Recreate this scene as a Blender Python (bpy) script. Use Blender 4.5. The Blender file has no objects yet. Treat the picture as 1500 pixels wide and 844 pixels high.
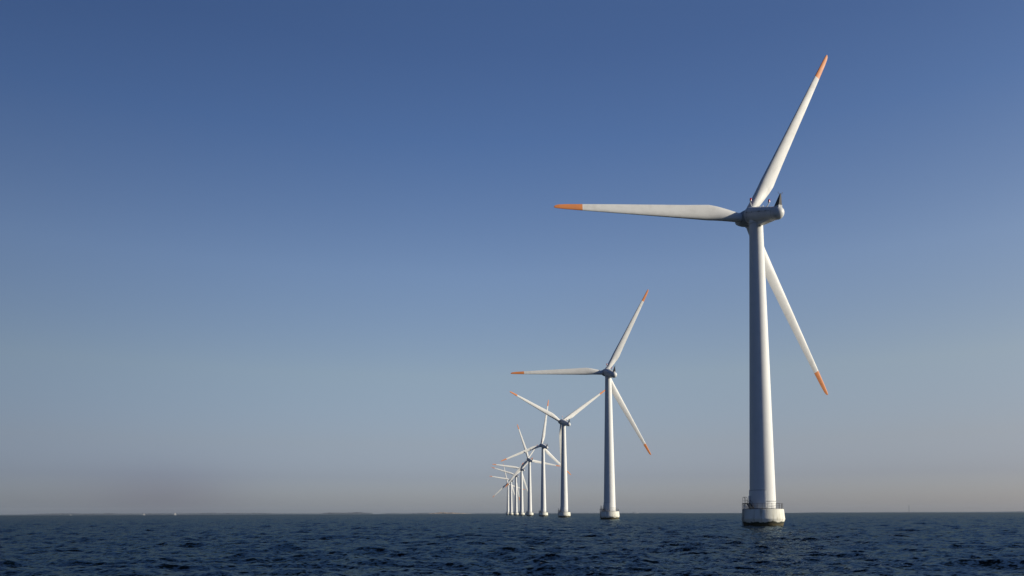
import bpy, bmesh, math, random
import numpy as np
from mathutils import Matrix, Vector

random.seed(7)
rng = np.random.default_rng(11)
SC = bpy.context.scene
C = SC.collection
R = math.radians

# ------------------------------------------------------------------ camera
F_PX, PITCH, ROLL, CX, CY, ZC = 1125.97, 0.06387, 0.00292, 749.723, 680.213, 2.716
cam_d = bpy.data.cameras.new('camera')
cam = bpy.data.objects.new('camera', cam_d)
C.objects.link(cam)
cam_d.sensor_width = 36.0
cam_d.lens = F_PX / 1500 * 36.0
cam_d.shift_x = (750 - CX) / 1500
cam_d.shift_y = (CY - 422) / 1500
cam_d.clip_start = 0.1
cam_d.clip_end = 60000
cam.matrix_world = Matrix.Translation((0, 0, ZC)) @ Matrix.Rotation(math.pi / 2 + PITCH, 4, 'X') @ Matrix.Rotation(-ROLL, 4, 'Z')
SC.camera = cam

def bearing_x(px, y):
    """x of a point near the horizon seen at photo column px when it stands y metres out"""
    return (px - CX - 0.0029 * 75) / F_PX * y

# ------------------------------------------------------------------ light
SUN_AZ = R(100)       # clockwise from +Y
SUN_EL = R(18)
w = bpy.data.worlds.new('World')
SC.world = w
w.use_nodes = True
nt = w.node_tree
nt.nodes.clear()
sky = nt.nodes.new('ShaderNodeTexSky')
sky.sky_type = 'NISHITA'
sky.sun_disc = False
sky.sun_elevation = SUN_EL
sky.sun_rotation = SUN_AZ
sky.altitude = 0
sky.air_density = 1.0
sky.dust_density = 1.0
sky.ozone_density = 5.0
bg = nt.nodes.new('ShaderNodeBackground')
bg.inputs['Strength'].default_value = 0.084
out = nt.nodes.new('ShaderNodeOutputWorld')
# the air of that evening, by height above the horizon and by bearing: deeper blue aloft,
# a paler middle, a dull grey band low down, darker away from the sun; behind the camera dimmed only to cut fill light
def wn(t, **kw):
    n = nt.nodes.new(t)
    for k, v in kw.items(): setattr(n, k, v)
    return n
def wramp(stops, interp='B_SPLINE'):
    r = wn('ShaderNodeValToRGB')
    r.color_ramp.interpolation = interp
    while len(r.color_ramp.elements) < len(stops): r.color_ramp.elements.new(0.5)
    for e, (p, c) in zip(r.color_ramp.elements, stops):
        e.position = p; e.color = (*c, 1)
    return r
wtc = wn('ShaderNodeTexCoord')
wsep = wn('ShaderNodeSeparateXYZ')
nt.links.new(wtc.outputs['Generated'], wsep.inputs[0])
K = 2.5
AIR = [(0.0, (1.44, 1.38, 1.68)), (0.047, (1.33, 1.10, 1.27)), (0.09, (1.69, 1.215, 1.14)), (0.177, (2.23, 1.54, 1.20)),
       (0.30, (2.13, 1.605, 1.41)), (0.445, (1.38, 1.265, 1.35)), (0.53, (1.18, 1.11, 1.24)), (1.0, (0.9, 0.92, 1.0))]
r1 = wramp([(p, tuple(v / K for v in c)) for p, c in AIR], 'LINEAR')
nt.links.new(wsep.outputs['Z'], r1.inputs[0])
mx_ = wn('ShaderNodeMath', operation='MULTIPLY_ADD'); mx_.inputs[1].default_value = .5; mx_.inputs[2].default_value = .5
nt.links.new(wsep.outputs['X'], mx_.inputs[0])
r2 = wramp([(0.0, (.28,) * 3), (0.12, (.38, .39, .41)), (0.26, (.62, .63, .66)), (0.40, (.93,) * 3), (0.52, (1.02,) * 3), (0.65, (.96, .95, .94)), (0.80, (.82, .81, .78)), (1.0, (.82,) * 3)])
nt.links.new(mx_.outputs[0], r2.inputs[0])
def wvm(op, a, b):
    n = wn('ShaderNodeVectorMath', operation=op)
    for i, q in enumerate((a, b)):
        if isinstance(q, tuple): n.inputs[i].default_value = q
        else: nt.links.new(q, n.inputs[i])
    return n.outputs[0]
skc = wvm('MULTIPLY', sky.outputs[0], r1.outputs[0])
skc = wvm('MULTIPLY', skc, r2.outputs[0])
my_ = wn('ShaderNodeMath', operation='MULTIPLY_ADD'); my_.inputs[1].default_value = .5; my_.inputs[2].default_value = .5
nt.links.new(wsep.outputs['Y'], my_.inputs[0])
r3 = wramp([(0.0, (.30, .44, .70)), (0.30, (.33, .47, .73)), (0.60, (1.0,) * 3), (1.0, (1.0,) * 3)])  # unseen sky behind the camera dimmed and blued to deepen the towers' shade
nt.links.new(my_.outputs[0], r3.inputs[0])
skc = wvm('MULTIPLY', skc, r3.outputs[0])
skc = wvm('MULTIPLY', skc, (K, K, K))
# a patch of dull purplish smog low in the sky to the left
def wma(op, a, b=0.0, c=0.0):
    n = wn('ShaderNodeMath', operation=op)
    for i, q in enumerate((a, b, c)):
        if isinstance(q, (int, float)): n.inputs[i].default_value = q
        else: nt.links.new(q, n.inputs[i])
    return n.outputs[0]
ux = wma('MULTIPLY', wma('ADD', wsep.outputs['X'], 0.413), 1 / 0.075)
uz = wma('MULTIPLY', wma('ADD', wsep.outputs['Z'], -0.020), 1 / 0.036)
front = wma('GREATER_THAN', wsep.outputs['Y'], 0.0)
e_ = wma('EXPONENT', wma('MULTIPLY', wma('ADD', wma('MULTIPLY', ux, ux), wma('MULTIPLY', uz, uz)), -1.0))
e_ = wma('MULTIPLY', e_, front)
smog = wn('ShaderNodeMixRGB'); smog.inputs['Color1'].default_value = (1, 1, 1, 1); smog.inputs['Color2'].default_value = (.84, .81, .86, 1)
nt.links.new(e_, smog.inputs['Fac'])
skc = wvm('MULTIPLY', skc, smog.outputs[0])
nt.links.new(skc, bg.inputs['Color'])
nt.links.new(bg.outputs[0], out.inputs[0])

sun_d = bpy.data.lights.new('sun', 'SUN')
sun_d.energy = 5.0
sun_d.angle = R(0.53)
sun_d.color = (1.0, 0.91, 0.74)
sun = bpy.data.objects.new('sun', sun_d)
C.objects.link(sun)
sd = Vector((math.sin(SUN_AZ) * math.cos(SUN_EL), math.cos(SUN_AZ) * math.cos(SUN_EL), math.sin(SUN_EL)))
sun.rotation_euler = sd.to_track_quat('Z', 'Y').to_euler()
sun.location = (300, -50, 90)

SC.view_settings.view_transform = 'Standard'
SC.view_settings.look = 'None'
SC.view_settings.exposure = 0.25
SC.view_settings.gamma = 1.0
SC.view_settings.use_curve_mapping = False
SC.cycles.max_bounces = 6
SC.cycles.volume_bounces = 1
SC.cycles.use_denoising = True

# ------------------------------------------------------------------ materials
def mat(name, col, rough=0.5, metal=0.0, spec=0.5):
    m = bpy.data.materials.new(name)
    m.use_nodes = True
    b = m.node_tree.nodes['Principled BSDF']
    b.inputs['Base Color'].default_value = (*col, 1)
    b.inputs['Roughness'].default_value = rough
    b.inputs['Metallic'].default_value = metal
    b.inputs['Specular IOR Level'].default_value = spec
    return m

def N(m, t, **kw):
    n = m.node_tree.nodes.new(t)
    for k, v in kw.items():
        if hasattr(n, k):
            setattr(n, k, v)
        else:
            n.inputs[k].default_value = v
    return n

def L(m, a, b):
    m.node_tree.links.new(a, b)

def ramp(m, stops):
    r = N(m, 'ShaderNodeValToRGB')
    while len(r.color_ramp.elements) < len(stops):
        r.color_ramp.elements.new(0.5)
    for e, (p, c) in zip(r.color_ramp.elements, stops):
        e.position = p
        e.color = (*c, 1) if len(c) == 3 else c
    return r

def painted(name, col, dark, streak=(3, 3, 0.15), rough=0.42, bump=0.004):
    """weathered paint: faint vertical streaks and blotches of dirt"""
    m = mat(name, col, rough)
    b = m.node_tree.nodes['Principled BSDF']
    b.inputs['Specular IOR Level'].default_value = 0.35
    tc = N(m, 'ShaderNodeTexCoord')
    mp = N(m, 'ShaderNodeMapping')
    mp.inputs['Scale'].default_value = streak
    L(m, tc.outputs['Object'], mp.inputs['Vector'])
    n1 = N(m, 'ShaderNodeTexNoise', Scale=1.0, Detail=6.0, Roughness=0.6)
    L(m, mp.outputs[0], n1.inputs['Vector'])
    n2 = N(m, 'ShaderNodeTexNoise', Scale=0.7, Detail=3.0, Roughness=0.5)
    L(m, tc.outputs['Object'], n2.inputs['Vector'])
    mul = N(m, 'ShaderNodeMath', operation='MULTIPLY')
    L(m, n1.outputs['Fac'], mul.inputs[0]); L(m, n2.outputs['Fac'], mul.inputs[1])
    rp = ramp(m, [(0.20, col), (0.42, dark)])
    L(m, mul.outputs[0], rp.inputs[0])
    L(m, rp.outputs[0], b.inputs['Base Color'])
    r2 = N(m, 'ShaderNodeMapRange')
    r2.inputs['To Min'].default_value = rough - 0.08
    r2.inputs['To Max'].default_value = rough + 0.2
    L(m, n1.outputs['Fac'], r2.inputs['Value'])
    L(m, r2.outputs[0], b.inputs['Roughness'])
    return m

M_TOWER = painted('tower_paint', (0.64, 0.65, 0.635), (0.61, 0.615, 0.60), rough=0.62)
M_BLADE = painted('blade_paint', (0.62, 0.625, 0.605), (0.53, 0.53, 0.51), (1.2, 1.2, 0.25), 0.5)
M_ORANGE = painted('orange_tip_paint', (0.58, 0.195, 0.048), (0.50, 0.175, 0.055), (2, 2, 0.5), 0.5)
M_NAC = painted('nacelle_paint', (0.57, 0.58, 0.57), (0.48, 0.49, 0.48), (1.5, 0.3, 1.5), 0.45)
M_HUB = painted('hub_paint', (0.33, 0.34, 0.34), (0.27, 0.28, 0.28), (1, 1, 1), 0.5)
M_DARK = mat('louvre_dark', (0.035, 0.033, 0.032), 0.6)
M_SEAM = mat('seam_grey', (0.15, 0.16, 0.165), 0.6)
M_STEEL = mat('galvanised_steel', (0.09, 0.092, 0.095), 0.5, 0.2)
M_BLACK = mat('dark_steel', (0.02, 0.022, 0.025), 0.6)
M_RED = mat('red_lens', (0.50, 0.012, 0.02), 0.2)
M_WHITE = mat('white_paint', (0.75, 0.75, 0.72), 0.45)
M_SHIP = mat('dull_blue_grey', (0.20, 0.22, 0.25), 0.7)
M_SAIL = mat('sailcloth', (0.36, 0.36, 0.37), 0.8)
M_GREYP = mat('light_grey_paint', (0.42, 0.43, 0.43), 0.5)

def concrete():
    m = mat('stained_concrete', (0.5, 0.5, 0.45), 0.85)
    b = m.node_tree.nodes['Principled BSDF']
    tc = N(m, 'ShaderNodeTexCoord')
    sep = N(m, 'ShaderNodeSeparateXYZ')
    L(m, tc.outputs['Object'], sep.inputs[0])
    nz = N(m, 'ShaderNodeTexNoise', Scale=0.9, Detail=6.0, Roughness=0.65)
    L(m, tc.outputs['Object'], nz.inputs['Vector'])
    # vertical rust / dirt streaks
    mp = N(m, 'ShaderNodeMapping')
    mp.inputs['Scale'].default_value = (2.2, 2.2, 0.12)
    L(m, tc.outputs['Object'], mp.inputs['Vector'])
    ns = N(m, 'ShaderNodeTexNoise', Scale=1.0, Detail=5.0, Roughness=0.6)
    L(m, mp.outputs[0], ns.inputs['Vector'])
    dirt = ramp(m, [(0.42, (0.66, 0.66, 0.58)), (0.56, (0.60, 0.59, 0.50)), (0.72, (0.27, 0.25, 0.18))])
    L(m, ns.outputs['Fac'], dirt.inputs[0])
    # a few rust blooms
    nr = N(m, 'ShaderNodeTexNoise', Scale=1.3, Detail=7.0, Roughness=0.7)
    L(m, mp.outputs[0], nr.inputs['Vector'])
    rmask = ramp(m, [(0.66, (0, 0, 0)), (0.74, (1, 1, 1))])
    L(m, nr.outputs['Fac'], rmask.inputs[0])
    mixr = N(m, 'ShaderNodeMixRGB')
    mixr.inputs['Color2'].default_value = (0.28, 0.13, 0.05, 1)
    L(m, rmask.outputs[0], mixr.inputs['Fac']); L(m, dirt.outputs[0], mixr.inputs['Color1'])
    # weed band just above the water, ragged upper edge
    a = N(m, 'ShaderNodeMath', operation='MULTIPLY_ADD')
    a.inputs[1].default_value = -1.3; a.inputs[2].default_value = 0.65
    L(m, nz.outputs['Fac'], a.inputs[0])
    s = N(m, 'ShaderNodeMath', operation='ADD')
    L(m, sep.outputs['Z'], s.inputs[0]); L(m, a.outputs[0], s.inputs[1])
    band = N(m, 'ShaderNodeMapRange')
    band.inputs['From Min'].default_value = 0.0; band.inputs['From Max'].default_value = 2.15
    L(m, s.outputs[0], band.inputs['Value'])
    wr = ramp(m, [(0.0, (0.03, 0.028, 0.013)), (0.18, (0.075, 0.06, 0.022)), (0.30, (0.02, 0.022, 0.010)), (0.43, (0.03, 0.034, 0.018)), (0.47, (0.6, 0.6, 0.52))])
    L(m, band.outputs[0], wr.inputs[0])
    wm = ramp(m, [(0.40, (1, 1, 1)), (0.50, (0, 0, 0))])
    L(m, band.outputs[0], wm.inputs[0])
    mix = N(m, 'ShaderNodeMixRGB')
    L(m, wm.outputs[0], mix.inputs['Fac']); L(m, mixr.outputs[0], mix.inputs['Color1']); L(m, wr.outputs[0], mix.inputs['Color2'])
    L(m, mix.outputs[0], b.inputs['Base Color'])
    bp = N(m, 'ShaderNodeBump', Strength=0.5, Distance=0.04)
    L(m, nz.outputs['Fac'], bp.inputs['Height']); L(m, bp.outputs[0], b.inputs['Normal'])
    return m
M_CONC = concrete()

def water_mat():
    m = mat('sea_water', (0.001, 0.003, 0.0055), 0.06)
    b = m.node_tree.nodes['Principled BSDF']
    b.inputs['IOR'].default_value = 1.333
    g = N(m, 'ShaderNodeNewGeometry')
    tc = N(m, 'ShaderNodeTexCoord')
    total = g.outputs['Normal']
    for sc, amt, det in ((2.2, 0.72, 3.0), (9.0, 0.52, 2.0)):
        mp = N(m, 'ShaderNodeMapping')
        mp.inputs['Scale'].default_value = (0.6, 1.4, 1)
        mp.inputs['Rotation'].default_value = (0, 0, R(18))
        L(m, tc.outputs['Object'], mp.inputs['Vector'])
        nz = N(m, 'ShaderNodeTexNoise', Scale=sc, Detail=det, Roughness=0.55)
        L(m, mp.outputs[0], nz.inputs['Vector'])
        sub = N(m, 'ShaderNodeVectorMath', operation='SUBTRACT')
        sub.inputs[1].default_value = (0.5, 0.5, 0.5)
        L(m, nz.outputs['Color'], sub.inputs[0])
        ml = N(m, 'ShaderNodeVectorMath', operation='MULTIPLY')
        ml.inputs[1].default_value = (amt * 1.2, amt * 2.2, 0)
        L(m, sub.outputs[0], ml.inputs[0])
        ad = N(m, 'ShaderNodeVectorMath', operation='ADD')
        L(m, total, ad.inputs[0]); L(m, ml.outputs[0], ad.inputs[1])
        total = ad.outputs[0]
    nm = N(m, 'ShaderNodeVectorMath', operation='NORMALIZE')
    L(m, total, nm.inputs[0])
    L(m, nm.outputs[0], b.inputs['Normal'])
    b.inputs['Specular IOR Level'].default_value = 0.0
    gl = N(m, 'ShaderNodeBsdfGlossy', Roughness=0.08, Color=(0.20, 0.245, 0.26, 1))
    L(m, nm.outputs[0], gl.inputs['Normal'])
    fr_ = N(m, 'ShaderNodeFresnel', IOR=1.12)
    L(m, nm.outputs[0], fr_.inputs['Normal'])
    wmix = N(m, 'ShaderNodeMixShader')
    L(m, fr_.outputs[0], wmix.inputs[0]); L(m, b.outputs[0], wmix.inputs[1]); L(m, gl.outputs[0], wmix.inputs[2])
    # rare foam on the sharpest crests
    at = N(m, 'ShaderNodeAttribute', attribute_name='foam')
    fn = N(m, 'ShaderNodeTexNoise', Scale=5.0, Detail=5.0, Roughness=0.7)
    L(m, tc.outputs['Object'], fn.inputs['Vector'])
    mu = N(m, 'ShaderNodeMath', operation='MULTIPLY')
    L(m, at.outputs['Fac'], mu.inputs[0]); L(m, fn.outputs['Fac'], mu.inputs[1])
    fr = ramp(m, [(0.28, (0, 0, 0)), (0.5, (1, 1, 1))])
    L(m, mu.outputs[0], fr.inputs[0])
    foam = N(m, 'ShaderNodeBsdfDiffuse', Color=(0.6, 0.64, 0.66, 1))
    mx = N(m, 'ShaderNodeMixShader')
    L(m, fr.outputs[0], mx.inputs[0]); L(m, wmix.outputs[0], mx.inputs[1]); L(m, foam.outputs[0], mx.inputs[2])
    L(m, mx.outputs[0], m.node_tree.nodes['Material Output'].inputs['Surface'])
    return m
M_WATER = water_mat()

def land_mat(name, ca, cb, scale=0.03):
    m = mat(name, ca, 0.95, spec=0.1)
    b = m.node_tree.nodes['Principled BSDF']
    tc = N(m, 'ShaderNodeTexCoord')
    nz = N(m, 'ShaderNodeTexNoise', Scale=scale, Detail=6.0, Roughness=0.6)
    L(m, tc.outputs['Object'], nz.inputs['Vector'])
    rp = ramp(m, [(0.4, ca), (0.62, cb)])
    L(m, nz.outputs['Fac'], rp.inputs[0]); L(m, rp.outputs[0], b.inputs['Base Color'])
    return m
M_LAND = land_mat('hazed_woodland', (0.075, 0.095, 0.12), (0.10, 0.12, 0.14), 0.012)  # woodland colour raised to bluish grey, with some distance haze put into it
M_SAND = land_mat('pale_bluff', (0.50, 0.38, 0.27), (0.16, 0.13, 0.09), 0.02)

# ------------------------------------------------------------------ mesh helpers
def link(name, bm, m, parent=None, smooth=True, ang=35):
    me = bpy.data.meshes.new(name)
    bmesh.ops.recalc_face_normals(bm, faces=bm.faces)
    bm.to_mesh(me); bm.free()
    me.materials.append(m)
    if smooth:
        me.shade_smooth()
        me.set_sharp_from_angle(angle=R(ang))
    o = bpy.data.objects.new(name, me)
    C.objects.link(o)
    if parent: o.parent = parent
    return o

def lathe(bm, prof, seg=64, mtx=None, a0=0, a1=2 * math.pi):
    """prof: (radius, z) from bottom to top"""
    full = abs(a1 - a0 - 2 * math.pi) < 1e-6
    n = seg if full else seg + 1
    rings = []
    for r, z in prof:
        if r < 1e-6:
            rings.append([bm.verts.new((0, 0, z))]); continue
        rings.append([bm.verts.new((r * math.cos(a0 + (a1 - a0) * k / seg), r * math.sin(a0 + (a1 - a0) * k / seg), z)) for k in range(n)])
    for A, B in zip(rings, rings[1:]):
        for k in range(seg):
            k2 = (k + 1) % n if full else k + 1
            if len(A) == 1 and len(B) == 1: continue
            if len(A) == 1: bm.faces.new((A[0], B[k2], B[k]))
            elif len(B) == 1: bm.faces.new((A[k], A[k2], B[0]))
            else: bm.faces.new((A[k], A[k2], B[k2], B[k]))
    if mtx:
        bmesh.ops.transform(bm, matrix=mtx, verts=[v for r_ in rings for v in r_])

def loft(bm, rings, cap0=True, cap1=True):
    rv = [[bm.verts.new(p) for p in r] for r in rings]
    n = len(rv[0])
    for A, B in zip(rv, rv[1:]):
        for k in range(n):
            bm.faces.new((A[k], A[(k + 1) % n], B[(k + 1) % n], B[k]))
    if cap0: bm.faces.new(rv[0][::-1])
    if cap1: bm.faces.new(rv[-1])

def tube(bm, pts, r, seg=8):
    pts = [Vector(p) for p in pts]
    rings = []
    for i, p in enumerate(pts):
        d = (pts[min(i + 1, len(pts) - 1)] - pts[max(i - 1, 0)]).normalized()
        u = d.cross(Vector((0, 0, 1)))
        if u.length < 0.1: u = d.cross(Vector((0, 1, 0)))
        u.normalize(); v = d.cross(u)
        rings.append([p + (u * math.cos(2 * math.pi * k / seg) + v * math.sin(2 * math.pi * k / seg)) * r for k in range(seg)])
    loft(bm, rings)

def box(bm, lo, hi, mtx=None, bev=0.0):
    lo, hi = Vector(lo), Vector(hi)
    r = bmesh.ops.create_cube(bm, size=1)
    vs = r['verts']
    for v in vs:
        v.co = Vector(((v.co.x + .5) * (hi.x - lo.x) + lo.x, (v.co.y + .5) * (hi.y - lo.y) + lo.y, (v.co.z + .5) * (hi.z - lo.z) + lo.z))
    if bev:
        es = {e for v in vs for e in v.link_edges}
        g = bmesh.ops.bevel(bm, geom=list(es), offset=bev, segments=2, affect='EDGES', profile=.5)
        vs = {v for f in g['faces'] for v in f.verts} | {v for v in vs if v.is_valid}
    if mtx: bmesh.ops.transform(bm, matrix=mtx, verts=list(vs))

# ------------------------------------------------------------------ the wind turbine
TILT, CONE, OVER, GYAW, RAD, ZTOP = 0.0978, 0.03421, 3.2494, 0.38157, 42.35, 62.0
HUB_Z = 64.0
TIP_R = RAD - 5.9

def airfoil(c, th, n=22, blend=0.0):
    """closed section, leading edge at -x, thickness along y; blend 1 = circle"""
    pts = []
    for k in range(n):
        t = 2 * math.pi * k / n
        xc = 0.5 * (1 + math.cos(t))                       # 1 at trailing edge
        yt = 5 * (0.2969 * math.sqrt(max(xc, 0)) - 0.126 * xc - 0.3516 * xc ** 2 + 0.2843 * xc ** 3 - 0.1015 * xc ** 4)
        sgn = -1 if t < math.pi else 1                     # suction side faces -y (downwind)
        y = sgn * yt * th * (1.15 if sgn < 0 else 0.85)
        ax, ay = (xc - 0.28) * c, y * c
        cx_, cy_ = 0.5 * c * math.cos(t), -0.5 * c * math.sin(t)
        pts.append((ax * (1 - blend) + cx_ * blend, ay * (1 - blend) + cy_ * blend))
    return pts

def lerp_tab(tab, r):
    for (a, *va), (b, *vb) in zip(tab, tab[1:]):
        if r <= b:
            t = (r - a) / (b - a)
            return [x + (y - x) * t for x, y in zip(va, vb)]
    return tab[-1][1:]
#        r     chord  thick  blend twist
TAB = [(1.2,  1.86, 1.0,  1.0, 13.0),
       (1.8,  1.86, 1.0,  1.0, 13.0),
       (3.0,  2.08, 0.80,  0.66, 13.0),
       (4.5,  2.36, 0.58, 0.34, 12.6),
       (6.0,  2.62, 0.44, 0.14, 12.0),
       (7.5,  2.88, 0.35, 0.03, 11.2),
       (8.9,  3.07, 0.30, 0.0, 10.2),
       (9.6,  3.05, 0.285, 0.0, 9.4),
       (14.0, 2.70, 0.24, 0.0, 6.5),
       (22.0, 2.20, 0.20, 0.0, 3.2),
       (30.0, 1.70, 0.18, 0.0, 1.4),
       (36.0, 1.28, 0.17, 0.0, 0.4),
       (39.9, 0.98, 0.16, 0.0, 0.0),
       (41.45, 0.78, 0.16, 0.0, 0.0),
       (42.08, 0.52, 0.16, 0.0, 0.0),
       (42.35, 0.16, 0.16, 0.0, 0.0)]

def blade_rings(r0, r1, extra=()):
    rs = sorted(set([r0, r1] + [r0 + (r1 - r0) * k / 40 for k in range(41)] + list(extra)))
    out = []
    for r in rs:
        c, th, bl, tw = lerp_tab(TAB, r)
        a = R(tw)
        ring = []
        xo = -0.05 * max(0, (41 - r) / 41)
        if r > 41.0: xo -= 0.0
        for x, y in airfoil(c, th, blend=bl):
            # nose turned into the wind (+y)
            ring.append((x * math.cos(a) + y * math.sin(a) + xo, -x * math.sin(a) + y * math.cos(a), r))
        out.append(ring)
    return out

bm = bmesh.new(); loft(bm, blade_rings(1.2, TIP_R, (8.9, 9.6))); BLADE = link('blade', bm, M_BLADE, ang=50)
bm = bmesh.new(); loft(bm, blade_rings(TIP_R + 0.002, RAD, (41.45, 41.65, 41.85, 42.08, 42.2))); BTIP = link('blade_tip', bm, M_ORANGE, BLADE, ang=50)
BTIP['label'] = 'bright orange painted end of the blade'
bm = bmesh.new(); lathe(bm, [(0.98, 1.25), (1.03, 1.3), (1.03, 1.62), (0.98, 1.66), (0.92, 1.67)], 40); link('root_collar', bm, M_HUB, BLADE)

turb = bpy.data.objects.new('wind_turbine', None)
C.objects.link(turb)

# foundation
bm = bmesh.new()
lathe(bm, [(3.3, -2.5), (3.55, -0.6), (3.76, 0.0), (4.14, 1.36), (4.18, 1.48), (4.18, 1.60), (4.13, 1.72), (3.98, 3.30), (3.93, 3.41), (3.85, 3.44), (0, 3.44)], 96)
FND = link('foundation', bm, M_CONC, turb)
bm = bmesh.new()      # tower shaft
prof = []
Z0, Z1, R0, R1 = 3.44, ZTOP, 2.55, 1.33
zs = [Z0, 7.25, 7.252, 24, 24.03, 24.06, 43, 43.03, 43.06, Z1]
def rt(z): return R0 + (R1 - R0) * (z - Z0) / (Z1 - Z0)
prof = [(rt(Z0), Z0)]
for a, b_ in zip((Z0, 22.5, 42.0), (22.5, 42.0, Z1 - 0.25)):
    for k in range(1, 9):
        z = a + (b_ - a) * k / 8
        prof.append((rt(z), z))
        if k == 8 and b_ < 50: prof += [(rt(z) - .012, z + .01), (rt(z) - .012, z + .05), (rt(z), z + .06)]
prof += [(R1, Z1)]
lathe(bm, prof, 96); TOW = link('tower', bm, M_TOWER, turb)
bm = bmesh.new()      # flange lines near the base
lathe(bm, [(rt(4.95), 4.93), (rt(4.95) + .045, 4.94), (rt(4.95) + .045, 5.04), (rt(5.05), 5.05)], 96)
lathe(bm, [(rt(3.44), 3.444), (rt(3.44) + .12, 3.444), (rt(3.5) + .12, 3.56), (rt(3.56), 3.58)], 96)
link('flange', bm, M_SEAM, TOW)
# panelled sleeve with the door on the left and near sides of the tower foot
bm = bmesh.new()
a0, a1 = R(140), R(266)
seg = 40
rings = []
for z, dr in ((3.60, 0.10), (7.1, 0.10), (7.22, 0.08), (7.25, 0.0)):
    rings.append([(( rt(z) + dr) * math.cos(a0 + (a1 - a0) * k / seg), (rt(z) + dr) * math.sin(a0 + (a1 - a0) * k / seg), z) for k in range(seg + 1)])
    
rv = [[bm.verts.new(p) for p in r] for r in rings]
for A, B in zip(rv, rv[1:]):
    for k in range(seg): bm.faces.new((A[k], A[k + 1], B[k + 1], B[k]))
for e in (0, seg):      # close the two upright edges back to the tower
    inner = [bm.verts.new((v.co.x * (rt(v.co.z) - .02) / Vector((v.co.x, v.co.y)).length, v.co.y * (rt(v.co.z) - .02) / Vector((v.co.x, v.co.y)).length, v.co.z)) for v in (rv[0][e], rv[2][e])]
    bm.faces.new((rv[0][e], rv[1][e], rv[2][e], inner[1], inner[0]))
link('door_surround', bm, M_TOWER, TOW)
bm = bmesh.new()
rr = rt(7.2) + .115
lathe(bm, [(rr - .05, 7.16), (rr, 7.17), (rr, 7.24), (rr - .08, 7.25)], 40, None, a0, a1)
link('surround_edge', bm, M_SEAM, TOW)
ad_ = R(180)
mtx = Matrix.Rotation(ad_, 4, 'Z')
bm = bmesh.new(); box(bm, (2.50, -.45, 4.0), (2.72, .45, 6.1), mtx, .02); DOOR = link('door', bm, M_GREYP, TOW)
bm = bmesh.new(); tube(bm, [mtx @ Vector((2.71, .3, 5.0)), mtx @ Vector((2.78, .3, 5.0)), mtx @ Vector((2.78, .3, 5.2)), mtx @ Vector((2.71, .3, 5.2))], .015); link('handle', bm, M_BLACK, DOOR)

# guard rail round the platform
bm = bmesh.new()
RR = 3.80
gap0, gap1 = R(186), R(208)
def arc(z, r, seg=90):
    return [(r * math.cos(a), r * math.sin(a), z) for a in [gap1 + (2 * math.pi - (gap1 - gap0)) * k / seg for k in range(seg + 1)]]
tube(bm, arc(4.56, RR), .032, 6)
for z in (4.20, 3.84): tube(bm, arc(z, RR), .022, 6)
lathe(bm, [(RR - .01, 3.446), (RR + .01, 3.446), (RR + .01, 3.56), (RR - .01, 3.56), (RR - .01, 3.446)], 90)
for k in range(25):
    a = gap1 + (2 * math.pi - (gap1 - gap0)) * k / 24
    tube(bm, [(RR * math.cos(a), RR * math.sin(a), 3.444), (RR * math.cos(a), RR * math.sin(a), 4.58)], .034, 6)
link('guard_rail', bm, M_STEEL, FND)
# raised boat landing: black deck, stairs down to the platform, pale frames
al = R(190)
PM = Matrix.Rotation(al, 4, 'Z')       # x outwards, y along the rim towards the camera side
def P(x, y, z): return PM @ Vector((x, y, z))
bm = bmesh.new()
box(bm, (2.85, -.45, 4.44), (4.15, .55, 4.62), PM)
for x in (2.95, 3.65):
    tube(bm, [P(x, .5, 4.54), P(x, 1.95, 3.50)], .13, 6)
for k in range(5):
    t = (k + .5) / 5
    y, z = .5 + 1.45 * t, 4.54 - 1.06 * t
    box(bm, (2.95, y - .15, z - .02), (3.65, y + .15, z + .03), PM)
for x in (2.95, 3.65):
    tube(bm, [P(x, .5, 4.5), P(x, .5, 5.3), P(x, 1.95, 4.4), P(x, 1.95, 3.5)], .03, 5)
link('landing_stair', bm, M_BLACK, FND)
bm = bmesh.new()
for x in (2.95, 3.55, 4.08):
    for y in (-.36, .42):
        tube(bm, [P(x, y, 3.10 if x > 3.9 else 3.444), P(x, y, 4.5)], .045, 6)
for x in (2.95, 3.55, 4.08): tube(bm, [P(x, -.36, 3.9), P(x, .42, 3.9)], .04, 6)
for y in (-.36, .42):
    tube(bm, [P(2.95, y, 3.9), P(4.08, y, 3.9)], .04, 6)
    tube(bm, [P(2.95, y, 3.55), P(4.08, y, 4.2)], .035, 6)
link('landing_frame', bm, M_WHITE, FND)
bm = bmesh.new()     # hooped hand rails at the head of the ladder
for y in (-.36, .42):
    tube(bm, [P(4.08, y, 4.6), P(4.08, y, 5.72), P(3.98, y, 5.84), P(3.80, y, 5.86), P(3.62, y, 5.74), P(3.52, y, 5.5), P(3.50, y, 5.2), P(3.50, y, 4.6)], .036, 6)
    tube(bm, [P(4.08, y, 5.1), P(3.50, y, 5.1)], .025, 6)
tube(bm, [P(4.08, -.36, 5.7), P(4.08, .42, 5.7)], .03, 6)
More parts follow.
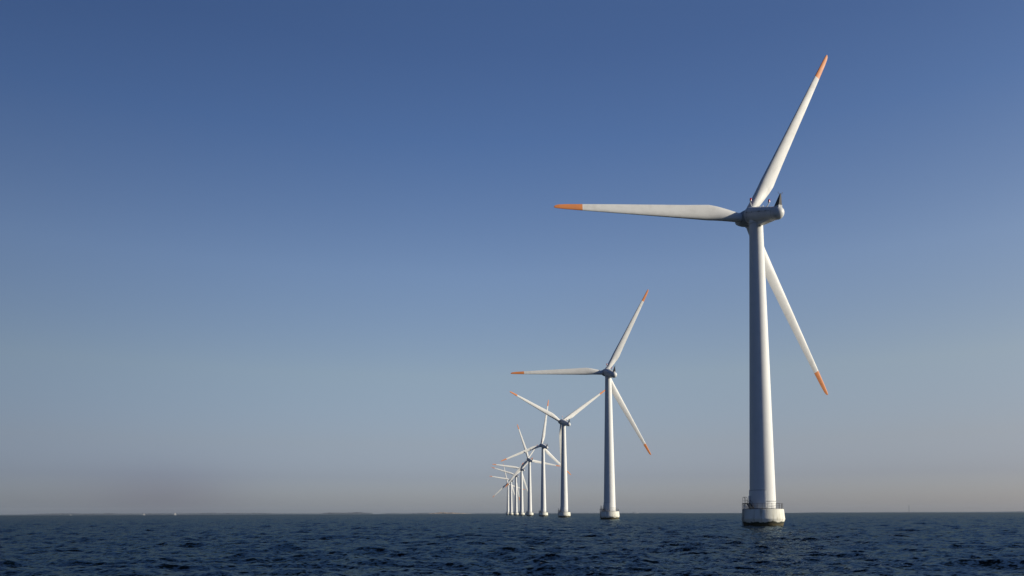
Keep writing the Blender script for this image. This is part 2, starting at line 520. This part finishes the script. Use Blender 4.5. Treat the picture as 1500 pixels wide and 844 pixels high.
# ladder down to the water
dx, dy = math.cos(al), math.sin(al)
tx, ty = -dy, dx
for s in (-.25, .25):
    tube(bm, [(dx * 4.32 + tx * s, dy * 4.32 + ty * s, z) for z in (-1.0, 3.3, 4.55)], .035, 6)
for k in range(16):
    z = -0.2 + k * .3
    tube(bm, [(dx * 4.32 + tx * -.25, dy * 4.32 + ty * -.25, z), (dx * 4.32 + tx * .25, dy * 4.32 + ty * .25, z)], .018, 5)
for s in (-.25, .25):
    for z in (3.2, 1.7): tube(bm, [(dx * 3.9 + tx * s, dy * 3.9 + ty * s, z), (dx * 4.32 + tx * s, dy * 4.32 + ty * s, z)], .03, 5)
link('boat_ladder', bm, M_STEEL, FND)

# nacelle, in a frame whose +y is the rotor axis
def nac_c(s):          # height of the body axis above the rotor axis
    t = (1.7 - s) / 9.3
    return 0.10 - 2.0 * t
def nac_r(s):
    t = min(max((1.7 - s) / 9.3, 0), 1)
    return 1.72 + (1.27 - 1.72) * t
def sup(rx, rz, s, cz, n=48, e=2.35):
    ring = []
    for k in range(n):
        t = 2 * math.pi * k / n
        c_, s_ = math.cos(t), math.sin(t)
        ring.append((rx * abs(c_) ** (2 / e) * (1 if c_ >= 0 else -1), s, cz + rz * abs(s_) ** (2 / e) * (1 if s_ >= 0 else -1)))
    return ring
bm = bmesh.new()
rings = [sup(1.50, 1.50, 1.76, nac_c(1.7)), sup(1.66, 1.66, 1.70, nac_c(1.7)), sup(1.70, 1.70, 1.55, nac_c(1.55))]
for s in (1.0, 0, -1.5, -3, -4.5, -6, -6.8, -7.35):
    e = 2.35 if s > -4 else 2.15
    rings.append(sup(nac_r(s), nac_r(s), s, nac_c(s), e=e))
for k in range(1, 9):
    a = math.pi / 2 * k / 8
    q = max(math.cos(a), 0.03)
    rings.append(sup(1.27 * q, 1.27 * q, -7.35 - 1.27 * math.sin(a), nac_c(-7.35), e=2.05))
loft(bm, rings)
NAC = link('nacelle', bm, M_NAC, turb, ang=40)
# seams and vents on the flank, proud of the shell
for s in (0.9, -6.9):
    bm = bmesh.new()
    o_ = sup(nac_r(s) + .012, nac_r(s) + .012, s - .03, nac_c(s)); p_ = sup(nac_r(s) + .012, nac_r(s) + .012, s + .03, nac_c(s + .03))
    loft(bm, [o_, p_], False, False)
    link('seam', bm, M_SEAM, NAC)
bm = bmesh.new()
for sx in (-1, 1):
    for s in (0.9, -0.8, -3.0, -3.35, -5.2):
        x = sx * (nac_r(s) * .985)
        box(bm, (min(x, x + sx * .03), s - .18, nac_c(s) + .34), (max(x, x + sx * .03), s + .18, nac_c(s) + .50))
    tube(bm, [(sx * (nac_r(s) * .985 + .005), s, nac_c(s) + .42) for s in (1.3, -1, -4, -6.6)], .02, 5)
link('vent', bm, M_SEAM, NAC)
# fixed belly fairing and yaw collar under the body
bm = bmesh.new()
box(bm, (-.75, -6.3, nac_c(-4) - nac_r(-4) - .20), (.75, -1.7, nac_c(-4) - nac_r(-4) + .6), None, .12)
link('belly_fairing', bm, M_NAC, NAC)
# fin with dark louvred sides at the tail
zt = nac_c(-7.6) + 1.12
bm = bmesh.new()
loft(bm, [[(-.42, -5.9, zt - .25), (.42, -5.9, zt - .25), (.42, -8.19, zt - .25), (-.42, -8.19, zt - .25)],
          [(-.40, -6.5, zt + .35), (.40, -6.5, zt + .35), (.40, -8.19, zt + .30), (-.40, -8.19, zt + .30)]])
link('fin_base', bm, M_NAC, NAC, smooth=False)
bm = bmesh.new()
loft(bm, [[(-.36, -6.55, zt + .30), (.36, -6.55, zt + .30), (.36, -8.15, zt + .30), (-.36, -8.15, zt + .30)],
          [(-.10, -7.8, zt + 2.35), (.10, -7.8, zt + 2.35), (.10, -8.15, zt + 2.35), (-.10, -8.15, zt + 2.35)]])
FIN = link('tail_fin', bm, M_DARK, NAC, smooth=False)
FIN['label'] = 'dark louvred fin standing at the tail of the nacelle'
bm = bmesh.new()
y0, z0 = -7.98, zt + 2.35
tube(bm, [(0, y0, z0), (0, y0, z0 + .28)], .035, 6)
tube(bm, [(-.45, y0, z0 + .12), (.45, y0, z0 + .12)], .03, 6)
tube(bm, [(0, y0 - .3, z0 + .12), (0, y0 + .3, z0 + .12)], .03, 6)
for x in (-.45, .45):
    tube(bm, [(x, y0, z0 + .12), (x, y0, z0 + .34)], .03, 6)
    lathe(bm, [(0, z0 + .32), (.09, z0 + .36), (.09, z0 + .42), (0, z0 + .46)], 10, Matrix.Translation((x, y0, 0)))
link('wind_sensor', bm, M_STEEL, NAC, smooth=False)
# two red aviation lamps on curved white arms
for s0, s1, hh in ((0.5, 2.05, 1.75), (-3.3, -4.4, .6)):
    zr = nac_c(s0) + nac_r(s0) - .06
    bm = bmesh.new()
    pts = []
    for k in range(9):
        t = k / 8
        pts.append((0, s0 + (s1 - s0) * (math.sin(t * math.pi / 2)), zr + hh * (1 - math.cos(t * math.pi / 2)) ))
    tube(bm, pts, .085, 8)
    lathe(bm, [(.17, zr + hh - .03), (.2, zr + hh + .09), (0, zr + hh + .10)], 16, Matrix.Translation((0, s1, 0)))
    ar = link('lamp_arm', bm, M_WHITE, NAC)
    bm = bmesh.new()
    lathe(bm, [(.15, zr + hh + .10), (.19, zr + hh + .15), (.19, zr + hh + .52), (.12, zr + hh + .62), (0, zr + hh + .65)], 20, Matrix.Translation((0, s1, 0)))
    lp = link('aviation_lamp', bm, M_RED, NAC)
bm = bmesh.new()
pts = [(0.0, s, nac_c(s) + nac_r(s) + .14) for s in (-.2, -1.4, -2.6)]
tube(bm, pts, .03, 6)
for p in pts: tube(bm, [(p[0], p[1], p[2] - .2), p], .03, 6)
tube(bm, [(.2, -2.1, nac_c(-2.1) + nac_r(-2) - .1), (.2, -2.1, nac_c(-2.1) + nac_r(-2) + .38)], .06, 8)
link('roof_rail', bm, M_WHITE, NAC)

# yaw collar: upright, between tower and nacelle
bm = bmesh.new()
lathe(bm, [(R1, ZTOP - .25), (R1 + .12, ZTOP - .22), (R1 + .14, ZTOP - .02), (R1 + .02, ZTOP), (R1 + .02, ZTOP + 1.2)], 64)
link('yaw_collar', bm, M_TOWER, turb)

# hub and spinner, same frame as the nacelle (revolved about y)
bm = bmesh.new()
Ry = Matrix.Rotation(-math.pi / 2, 4, 'X')      # z -> y
lathe(bm, [(0, 1.6), (1.3, 1.6), (1.3, 1.88), (1.55, 1.89), (1.61, 1.94), (1.64, 2.05), (1.66, 3.6), (1.56, 4.4), (1.30, 5.2), (0.98, 5.95), (0.66, 6.6), (0.36, 7.05), (0, 7.2)], 64, Ry)
HUBO = link('rotor_hub', bm, M_HUB, turb)

def axis_frame(yaw):
    ct, s_ = math.cos(TILT), math.sin(TILT)
    n = Vector((-math.sin(yaw) * ct, math.cos(yaw) * ct, s_))
    h = Vector((math.cos(yaw), math.sin(yaw), 0))
    return h, n, h.cross(n)

def mat4(x, y, z, o):
    m = Matrix((x, y, z)).transposed().to_4x4()
    m.translation = o
    return m

BL = [BLADE]
for _ in range(2):
    b2 = BLADE.copy(); C.objects.link(b2)
    for ch in BLADE.children:
        c2 = ch.copy(); C.objects.link(c2); c2.parent = b2
    BL.append(b2)
for b_ in BL: b_.parent = turb

def pose(t, x, y, phase, yaw, az0, scl=(1, 1, 1)):
    t.location = (x, y, 0)
    h, n, up = axis_frame(yaw)
    o = Vector((0, 0, HUB_Z))
    fr = mat4(h, n, up, o)
    k = 0
    for ch in t.children:
        base = ch.name.split('.')[0]
        if base in ('nacelle', 'rotor_hub'): ch.matrix_local = fr
        elif base == 'blade':
            a = R(az0 + 120 * k) + phase; k += 1
            d = h * math.cos(a) + up * math.sin(a)
            tg = -h * math.sin(a) + up * math.cos(a)
            z = d * math.cos(CONE) + n * math.sin(CONE)
            yv = n * math.cos(CONE) - d * math.sin(CONE)
            ch.matrix_local = mat4(-tg, yv, z * scl[k - 1], o + n * OVER)

# x, y, phase, yaw offset, first blade azimuth
SPOTS = [(50.2946, 154.3427, 0.0458, -0.0915, 180), (42.0068, 330.9717, 0.0455, -0.1565, 180), (34.85, 513.0661, 0.0854, 0.0491, 150),
         (28.3, 692.7815, 0.0307, 0.0675, 200), (20.2, 873.9676, 0.0121, 0.0099, 110), (13.3, 1054.7866, -0.032, 0.0496, 175),
         (6.5, 1233.3268, -0.021, -0.0113, 165), (-1.5, 1411.8416, -0.06, 0.06, 175), (-8.4, 1591.4122, 0.0571, -0.0454, 100)]
LABELS = ['nearest and tallest white wind turbine on round concrete foundation at right',
          'second nearest wind turbine, one blade level to the left, mid-size, right of the distant row',
          'third nearest wind turbine, one blade pointing straight down behind its tower',
          'fourth nearest wind turbine, one orange-tipped blade nearly upright above the nacelle',
          'fifth nearest wind turbine, one blade leaning up and left, behind the fourth in the row',
          'sixth nearest wind turbine, small, its level left blade the upper of the two closest together',
          'seventh nearest wind turbine, small, left blade sloping slightly up just under another level one',
          'eighth nearest wind turbine, second farthest in the row, left blade almost level and lowest',
          'farthest wind turbine at the left end of the row, one blade pointing down-left']

FLEX = {'neares': (1, 1.008, 1), 'second': (1.003, 1.007, 1.004), 'third ': (1.003, 1, 1)}   # small differences in apparent blade length

def copy_tree(o, parent=None):
    c = o.copy(); C.objects.link(c); c.parent = parent
    for ch in o.children: copy_tree(ch, c)
    return c
turbines = [turb] + [copy_tree(turb) for _ in SPOTS[1:]]
for t, (x, y, ph, dy_, az), lab in zip(turbines, SPOTS, LABELS):
    pose(t, x, y, ph, GYAW + dy_, az, FLEX.get(lab[:6], (1, 1, 1)))
    t['label'] = lab
    t['category'] = 'wind turbine'
    t['group'] = 'wind turbines in a row across the sea'

# ------------------------------------------------------------------ sea
def build_sea():
    a_in = np.arange(-0.69, 0.69, 0.00145)
    a_out = np.linspace(0.69, 2 * math.pi - 0.69, 90)
    az = np.concatenate([a_in, a_out[:-1]])
    rs = [1.5]
    while rs[-1] < 12300:
        r = rs[-1]
        if r < 24: d = 1.0
        elif r < 2200: d = max(0.09, r * 0.0026)
        else: d = r * 0.06
        rs.append(r + d)
    rs = np.array(rs)
    na, nr = len(az), len(rs)
    rr, aa = np.meshgrid(rs, az, indexing='ij')
    X = (rr * np.sin(aa)).astype(np.float32).ravel()
    Y = (rr * np.cos(aa)).astype(np.float32).ravel()
    dr = np.gradient(rs).astype(np.float32)
    DR = np.repeat(dr, na)
    lat = np.maximum(np.concatenate([np.diff(az), [0.05]]), 0)
    LATS = (rr * lat[None, :]).astype(np.float32).ravel()
    DR = np.maximum(DR, LATS * 0.7)
    near = rr.ravel() < 24
    Zd = np.zeros_like(X); DX = np.zeros_like(X); DY = np.zeros_like(X); JJ = np.zeros_like(X)
    nw = 190
    wl = np.exp(np.linspace(math.log(0.32), math.log(16.0), nw))
    wl *= np.exp(rng.normal(0, .04, nw))
    main = R(205)                     # direction the waves travel, clockwise from +Y
    # block groups: let groups of waves breathe so that the surface is patchy
    for lam in wl:
        k = 2 * math.pi / lam
        spread = 0.36 + 0.25 * min(1.5, 2.0 / lam)
        th = main + rng.normal(0, spread)
        kx, ky = k * math.sin(th), k * math.cos(th)
        # slope per component: peak energy near 4-5 m waves
        sl = 0.0275 * (1.0 if lam < 5 else (5 / lam) ** 1.6)
        A = sl / k
        ok = np.clip((lam / DR - 2.0) / 1.5, 0, 1)
        idx = np.nonzero(ok > 0)[0]
        if len(idx) == 0: continue
        x = X[idx]; y = Y[idx]
        ph = kx * x + ky * y + rng.uniform(0, 6.283) + 0.9 * np.sin(0.061 * kx / k * y - 0.047 * ky / k * x + rng.uniform(0, 6.283))
        c_, s_ = np.cos(ph), np.sin(ph)
        a = A * ok[idx]
        Zd[idx] += a * c_
        q = 0.75
        DX[idx] -= q * a * s_ * kx / k
        DY[idx] -= q * a * s_ * ky / k
        JJ[idx] += q * a * k * c_
    V = np.stack([X + DX, Y + DY, Zd], 1)
    i = np.arange(nr - 1)[:, None] * na + np.arange(na)[None, :]
    j = np.arange(nr - 1)[:, None] * na + (np.arange(na)[None, :] + 1) % na
    F = np.stack([i, j, j + na, i + na], 2).reshape(-1, 4)[:, ::-1]
    nv, nf = len(V), len(F)
    # centre cap
    me = bpy.data.meshes.new('sea')
    V = np.concatenate([V, [[0, 0, 0]]])
    tri = np.stack([np.full(na, nv), (np.arange(na) + 1) % na, np.arange(na)], 1)
    me.vertices.add(nv + 1)
    me.vertices.foreach_set('co', V.astype(np.float32).ravel())
    loops = np.concatenate([F.ravel(), tri.ravel()]).astype(np.int32)
    me.loops.add(len(loops))
    me.loops.foreach_set('vertex_index', loops)
    me.polygons.add(nf + na)
    starts = np.concatenate([np.arange(nf) * 4, nf * 4 + np.arange(na) * 3]).astype(np.int32)
    me.polygons.foreach_set('loop_start', starts)
    me.update(calc_edges=True)
    me.validate()
    at = me.attributes.new('foam', 'FLOAT', 'POINT')
    thr = 0.58
    fo = np.clip((np.append(JJ, 0) - thr) / 0.12, 0, 1).astype(np.float32)
    at.data.foreach_set('value', fo)
    print('sea verts', nv, 'J std', JJ.std(), 'z std', Zd[rr.ravel() < 100].std(), 'foam', (fo > 0).mean())
    me.shade_smooth()
    me.materials.append(M_WATER)
    o = bpy.data.objects.new('sea', me)
    C.objects.link(o)
    if me.polygons[len(me.polygons) // 2].normal.z < 0: print('SEA FLIPPED')
    o['kind'] = 'structure'
    return o
build_sea()

# ------------------------------------------------------------------ distant coast
def coast(name, m, px0, px1, dist, prof, depth=500, step=0.35, rough=0.25, kind='structure'):
    """low land: heights (in photo pixels above the horizon) along columns px0..px1"""
    n = int((px1 - px0) / step)
    rows = 7
    bm = bmesh.new()
    g = []
    xs_, hs_ = [p[0] for p in prof], [p[1] for p in prof]
    r1 = np.cumsum(rng.normal(0, 1, n + 1)); r1 -= np.linspace(r1[0], r1[-1], n + 1)
    r2 = rng.normal(0, 1, n + 1)
    for i in range(n + 1):
        px = px0 + (px1 - px0) * i / n
        h = float(np.interp(px, xs_, hs_))
        amp = h * rough
        col = []
        for j in range(rows):
            t = j / (rows - 1)
            sh = math.sin(math.pi * min(max(t, 0), 1)) ** 0.5
            y = dist + (t - 0.5) * depth + 12 * rng.normal()
            z = (h + amp * (0.5 * r2[i] + 0.6 * math.sin(px * 0.9 + j) * math.sin(px * 0.23))) * dist / F_PX * (0.55 + 0.45 * rng.random() if 0 < j < rows - 1 else 1)
            z = max(z, 0.15) * sh - (0.8 if sh < 0.05 else 0) + 0.2 * 0
            if i in (0, n): z = -0.8
            col.append(bm.verts.new((bearing_x(px, y), y, z + (ZC * 0 if z > 0 else 0))))
        g.append(col)
    for a, b_ in zip(g, g[1:]):
        for k in range(rows - 1): bm.faces.new((a[k], b_[k], b_[k + 1], a[k + 1]))
    o = link(name, bm, m, None, smooth=False)
    if o.data.polygons[0].normal.z < 0: o.data.flip_normals()
    o['kind'] = kind
    return o
coast('coastline', M_LAND, -60, 470, 11400, [(-60, .9), (40, 1.2), (60, 2.2), (90, 2.6), (150, 2.3), (160, 3.0), (175, 2.2), (290, 2.2), (308, 3.0), (320, 2.2), (345, 2.3), (390, 2.4), (400, 1.6), (470, 1.2)])
coast('island', M_LAND, 468, 548, 11000, [(468, .5), (480, 3.0), (500, 2.3), (515, 2.6), (521, 3.4), (530, 2.9), (545, 1.4), (548, .3)])
coast('island', M_LAND, 556, 632, 11300, [(556, .5), (575, 1.6), (585, 1.2), (600, 1.0), (620, 1.9), (632, 1.3)])
coast('sandy_island', M_SAND, 628, 690, 11000, [(628, .4), (640, 2.0), (646, 3.0), (652, 2.6), (657, 2.3), (664, 2.2), (672, 1.2), (690, .3)], depth=260)
coast('coastline', M_LAND, 685, 1000, 11700, [(685, .5), (700, 1.0), (760, 1.0), (860, .9), (1000, .8)], rough=.15)
coast('coastline', M_LAND, 1170, 1560, 11700, [(1170, .3), (1190, 1.1), (1215, .9), (1240, .7), (1300, 1.0), (1400, .9), (1450, .8), (1490, 1.4), (1560, 1.2)], rough=.2)

# ------------------------------------------------------------------ far boats, ship and mast
def sailboat(px, dist, hgt, lean, label):
    e = bpy.data.objects.new('sailboat', None); C.objects.link(e)
    e.location = (bearing_x(px, dist), dist, 0); e.rotation_euler = (R(lean), 0, R(25))
    bm = bmesh.new()
    rings = []
    for x, w_, d in ((-4.5, 1.1, .5), (-3, 1.5, .7), (0, 1.7, .8), (3, 1.1, .7), (4.6, .4, .45), (5.4, .05, .1)):
        rings.append([(x, -w_, .95), (x, -w_ * .8, 0), (x, 0, -d), (x, w_ * .8, 0), (x, w_, .95)])
    loft(bm, rings); link('hull', bm, M_SAIL, e)
    bm = bmesh.new(); box(bm, (-2, -.8, .93), (2, .8, 1.5), None, .1); link('cabin', bm, M_SAIL, e)
    bm = bmesh.new(); tube(bm, [(.6, 0, .9), (.6, 0, hgt + .6)], .09); tube(bm, [(.6, 0, 1.9), (-3.9, 0, 1.9)], .07); link('mast', bm, M_STEEL, e)
    for nm, pts in (('mainsail', [(.45, 0, 2.0), (-3.8, .25, 2.0), (.45, 0, hgt + .3)]), ('jib', [(.8, 0, 1.6), (5.2, 0, 1.1), (.7, 0, hgt * .86)])):
        bm = bmesh.new(); n = 8; g = []
        a, b_, c_ = map(Vector, pts)
        for i in range(n + 1):
            row = []
            for j in range(i + 1):
                p = c_ + (a - c_) * (i / n) + (b_ - a) * (j / n)
                p.y += .5 * math.sin(math.pi * i / n) * math.sin(math.pi * (j / max(i, 1)))
                row.append(bm.verts.new(p))
            g.append(row)
        for i in range(n):
            for j in range(i + 1):
                bm.faces.new((g[i][j], g[i + 1][j], g[i + 1][j + 1]))
                if j < i: bm.faces.new((g[i][j], g[i + 1][j + 1], g[i][j + 1]))
        o = link(nm, bm, M_SAIL, e)
        md = o.modifiers.new('thickness', 'SOLIDIFY'); md.thickness = .03
    e['label'] = label; e['category'] = 'sailboat'; e['group'] = 'white sailboats near the far coast'
sailboat(212, 3300, 8.6, 4, 'tiny white sailboat before the far left coast, the left one of the pair')
sailboat(257.4, 3300, 11.0, -3, 'tiny white sailboat before the far left coast, right one of the pair, sail taller')

# motor boat, a white speck further left
mb = bpy.data.objects.new('motorboat', None); C.objects.link(mb); mb.location = (bearing_x(104.7, 4500), 4500, 0); mb.rotation_euler = (0, 0, R(8))
bm = bmesh.new(); loft(bm, [[(x, -w_, t), (x, -w_ * .8, -.2), (x, 0, -.6), (x, w_ * .8, -.2), (x, w_, t)] for x, w_, t in ((-5, 1.6, 1.2), (-1, 1.9, 1.3), (3, 1.4, 1.6), (5.5, .5, 1.9), (6.3, .05, 2.0))]); link('hull', bm, M_GREYP, mb)
bm = bmesh.new(); box(bm, (-2.5, -1.2, 1.2), (1.8, 1.2, 3.6), None, .2); link('cabin', bm, M_GREYP, mb)
mb['label'] = 'very faint white motorboat near the far left coast'; mb['category'] = 'boat'

# faint ship
sh = bpy.data.objects.new('cargo_ship', None); C.objects.link(sh); sh.location = (bearing_x(930.5, 10500), 10500, 0); sh.rotation_euler = (0, 0, R(6))
bm = bmesh.new(); loft(bm, [[(x, -w_, t), (x, -w_, -1), (x, 0, -2), (x, w_, -1), (x, w_, t)] for x, w_, t in ((-38, 6, 9), (-30, 7, 8.5), (20, 7, 8.5), (34, 4, 10), (40, .3, 11))]); link('hull', bm, M_SHIP, sh)
bm = bmesh.new(); box(bm, (-36, -6, 8.4), (-26, 6, 19), None, .5); box(bm, (-34, -4, 18.9), (-28, 4, 22), None, .3); link('bridge', bm, M_SHIP, sh)
bm = bmesh.new(); box(bm, (-22, -6, 8.4), (26, 6, 12), None, .5); link('deck_cargo', bm, M_SHIP, sh)
sh['label'] = 'faint grey ship low on the horizon right of the second turbine'; sh['category'] = 'ship'

# faint chimney at the right
ch_ = bpy.data.objects.new('chimney', None); C.objects.link(ch_); ch_.location = (bearing_x(1330.7, 11600), 11600, 0)
bm = bmesh.new(); lathe(bm, [(5.0, -1), (4.2, 50), (3.2, 108), (3.4, 108.5), (3.4, 110), (2.8, 110)], 24); link('shaft', bm, M_SHIP, ch_)
bm = bmesh.new(); box(bm, (-14, -10, 0), (16, 10, 9), None, .3); link('boiler_house', bm, M_SHIP, ch_)
ch_['label'] = 'very faint thin chimney rising from the far right coast'; ch_['category'] = 'chimney'

# ------------------------------------------------------------------ haze
HAZE_D = 2.4e-5
bm = bmesh.new(); box(bm, (-13000, -13000, -6), (13000, 13000, 112))
hz = link('haze', bm, M_WHITE, None, smooth=False)
hm = bpy.data.materials.new('haze'); hm.use_nodes = True
hm.node_tree.nodes.clear()
pv = hm.node_tree.nodes.new('ShaderNodeVolumePrincipled')
pv.inputs['Color'].default_value = (0.50, 0.57, 0.68, 1)
pv.inputs['Density'].default_value = HAZE_D
pv.inputs['Anisotropy'].default_value = 0.0
mo = hm.node_tree.nodes.new('ShaderNodeOutputMaterial')
hm.node_tree.links.new(pv.outputs[0], mo.inputs['Volume'])
hz.data.materials.clear(); hz.data.materials.append(hm)
hz['kind'] = 'stuff'
